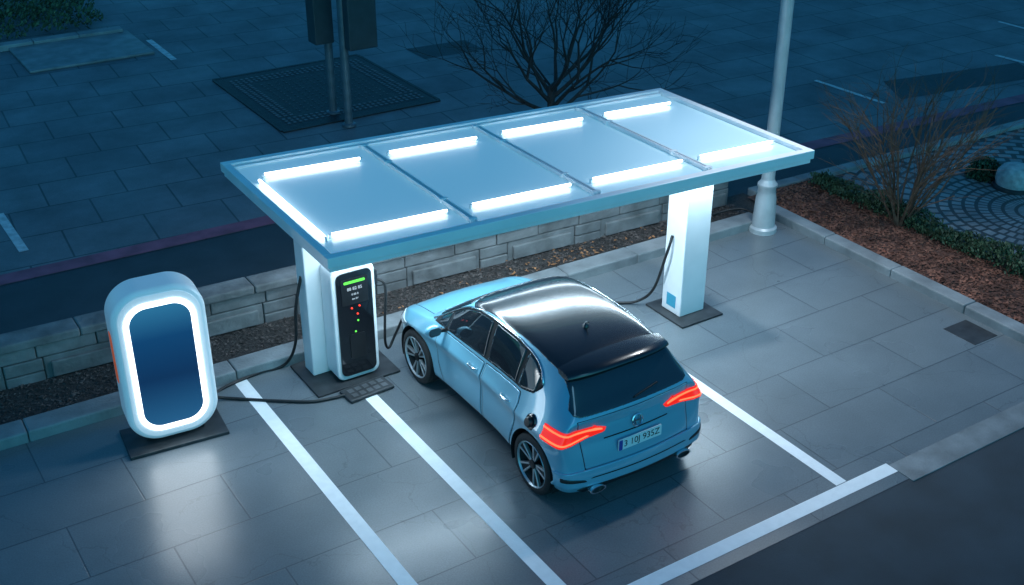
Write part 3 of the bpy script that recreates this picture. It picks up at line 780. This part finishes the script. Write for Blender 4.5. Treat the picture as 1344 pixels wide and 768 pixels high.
for sd in (-1,1):
    vs=[];nn=12;mm=7
    for i in range(mm+1):
        th_=math.pi*i/mm
        for j in range(nn):
            ph_=2*math.pi*j/nn
            vs.append((sd*(.99+.10*math.cos(th_)),2.60+.055*math.sin(th_)*math.cos(ph_),1.03+.07*math.sin(th_)*math.sin(ph_)))
    fs=[(i*nn+j,i*nn+(j+1)%nn,(i+1)*nn+(j+1)%nn,(i+1)*nn+j) for i in range(mm) for j in range(nn)]
    mr=mesh('mirror',vs,fs,'paint',car,smooth=True)
    v,f=tube_data([(sd*.80,2.62,.97),(sd*.92,2.61,1.0)],.025,8); mesh('mirror_arm',v,f,'black',mr,smooth=True)
    slab('mirror_glass',[(x_*1.0,z_) for x_,z_ in rrect(.15,.10,.04,5)],2.535,2.545,'glass',mr,cx=sd*.99,cz=1.03)
    msk=(X*sd>.35)&(Y>3.3)&(Z<.86)
    hl=patch('headlight',[(3.42,.72),(3.62,.76),(3.86,.66),(3.93,.60),(3.88,.56),(3.66,.60),(3.46,.66)],'side',msk,.008,'head')
    for wy in (WR,WF):
        vs=[];fs=[];n=24
        xo=.935 if wy==WR else .89
        for k in range(n+1):
            a=math.pi*(-.12+1.24*k/n)
            for x_ in (xo,.45):
                vs.append((sd*x_,wy+(RA+.001)*math.cos(a),RW+(RA+.001)*math.sin(a)))
            vs.append((sd*.45,wy,RW))
        for k in range(n): 
            o=k*3; fs+= [(o,o+1,o+4,o+3),(o+1,o+2,o+5,o+4)]
        mesh('wheel_arch',vs,fs,'gap',car)
pp=onsurf_(left,.66,.875,0)
cp=lathe('charging_port',[(0,.012),(.060,.014),(.078,.012),(.088,.0),(.088,-.03)],'gloss',car,n=28,axis='x')
cp.matrix_local=Matrix.Translation(pp)@Matrix.Rotation(rad(180),4,'Z')@Matrix.Rotation(rad(-14),4,'Y')
lathe('port_cap',[(0,.055),(.045,.053),(.055,.04),(.055,.01)],'black',cp,n=24,axis='x')
# wheels
ty=lathe('tyre',[(.255,-.10),(.27,-.108),(.31,-.108),(.335,-.09),(.345,-.05),(.345,.05),(.335,.09),(.31,.108),(.27,.108),(.255,.10)],'tyre',None,n=48,axis='x')
mb=MB()
for k in range(5):
    a=2*math.pi*k/5+.3
    for s_ in (-1,1):
        a1=a+s_*.20; a2=a+s_*.21
        p=[]
        for x_ in (.045,.082):
            for (r_,an) in ((.045,a1-.22),(.045,a1+.22),(.255,a2+.05),(.255,a2-.05)):
                p.append((x_+(.016 if r_>.1 else 0),r_*math.cos(an),r_*math.sin(an)))
        mb.add(p,BF)
rim=mesh('rim',mb.v,mb.f,'rim',None,bevel=.004)
mb=MB()
for k in range(5):
    a=2*math.pi*k/5+.3; p=[]
    for x_ in (.045,.074):
        for (r_,an) in ((.04,a-.5),(.04,a+.5),(.252,a+.19),(.252,a-.19)):
            p.append((x_+(.014 if r_>.1 else 0),r_*math.cos(an),r_*math.sin(an)))
    mb.add(p,BF)
spk=mesh('rim_spokes',mb.v,mb.f,'rimdark',None,bevel=.004)
rg=lathe('rim_barrel',[(.0,.02),(.20,.03),(.245,.085)],'gap',None,n=40,axis='x')
rl=lathe('rim_lip',[(.248,.085),(.262,.104),(.256,.110),(.246,.095)],'rim',None,n=40,axis='x')
hub=lathe('wheel',[(.0,.096),(.05,.094),(.055,.06),(.055,-.09)],'rimdark',None,n=24,axis='x')
protos=(ty,rim,spk,rg,rl)
first=True
for wy in (WR,WF):
    for sd in (-1,1):
        w=hub if first else hub.copy()
        if not first: COL.objects.link(w)
        w.parent=car; w.location=(sd*(.835 if wy==WR else .805),wy,RW); w.rotation_euler=(random.uniform(0,1),0,0 if sd>0 else math.pi)
        for p in protos:
            q=p if first else p.copy()
            if not first: COL.objects.link(q)
            q.parent=w; q.location=(0,0,0)
        first=False

# ---------------------------------------------------------------- lights
def area(name,loc,sx,sy,power,col,rot=(0,0,0),spread=180):
    l=bpy.data.lights.new(name,'AREA'); l.shape='RECTANGLE'; l.size=sx; l.size_y=sy; l.energy=power; l.color=col; l.spread=rad(spread)
    o=bpy.data.objects.new(name,l); o.location=loc; o.rotation_euler=rot; COL.objects.link(o); return o
for t in (.2,.8):
    c=C(.5,t); area('canopy_strip_light',(c.x,c.y,2.26),6.0,.15,180 if t<.5 else 75,(.66,.86,1),rot=(0,0,rad(-4.7)))
sl=bpy.data.lights.new('street_lamp_light','SPOT'); sl.energy=1350; sl.spot_size=rad(88); sl.spot_blend=1; sl.shadow_soft_size=.25; sl.color=(.88,.95,1)
so=bpy.data.objects.new('street_lamp_light',sl); so.location=(11.65,10.12,7.60); COL.objects.link(so)
so.rotation_euler=(Vector((10.6,8.2,0))-Vector(so.location)).to_track_quat('-Z','Y').to_euler()
area('terminal_ring_light',(2.77,11.17,1.0),.7,1.5,20,(.84,.94,1),rot=(rad(-90),0,rad(-5)))
sun=bpy.data.lights.new('sun','SUN'); sun.energy=.08; sun.angle=rad(12); sun.color=(.30,.68,1)
so=bpy.data.objects.new('sun',sun); so.rotation_euler=(rad(40),0,rad(-10)); COL.objects.link(so)
w=bpy.data.worlds.new('World'); scn.world=w; w.use_nodes=True; nt=w.node_tree
bg=nt.nodes['Background']; sky=nt.nodes.new('ShaderNodeTexSky'); sky.sky_type='NISHITA'; sky.sun_disc=False
sky.sun_elevation=rad(28); sky.sun_rotation=rad(190)
mx=nt.nodes.new('ShaderNodeMix'); mx.data_type='RGBA'; mx.blend_type='MULTIPLY'; mx.inputs[0].default_value=1
mx.inputs[7].default_value=(.10,.66,1.0,1)
nt.links.new(sky.outputs[0],mx.inputs[6]); nt.links.new(mx.outputs[2],bg.inputs[0]); bg.inputs[1].default_value=.105

# ---------------------------------------------------------------- camera
cam=bpy.data.cameras.new('camera'); cam.lens=41.52; cam.sensor_width=36; cam.clip_end=500
co_=bpy.data.objects.new('camera',cam); co_.location=(0,0,7.7); co_.rotation_euler=(rad(62),0,rad(-32.8)); COL.objects.link(co_)
scn.camera=co_
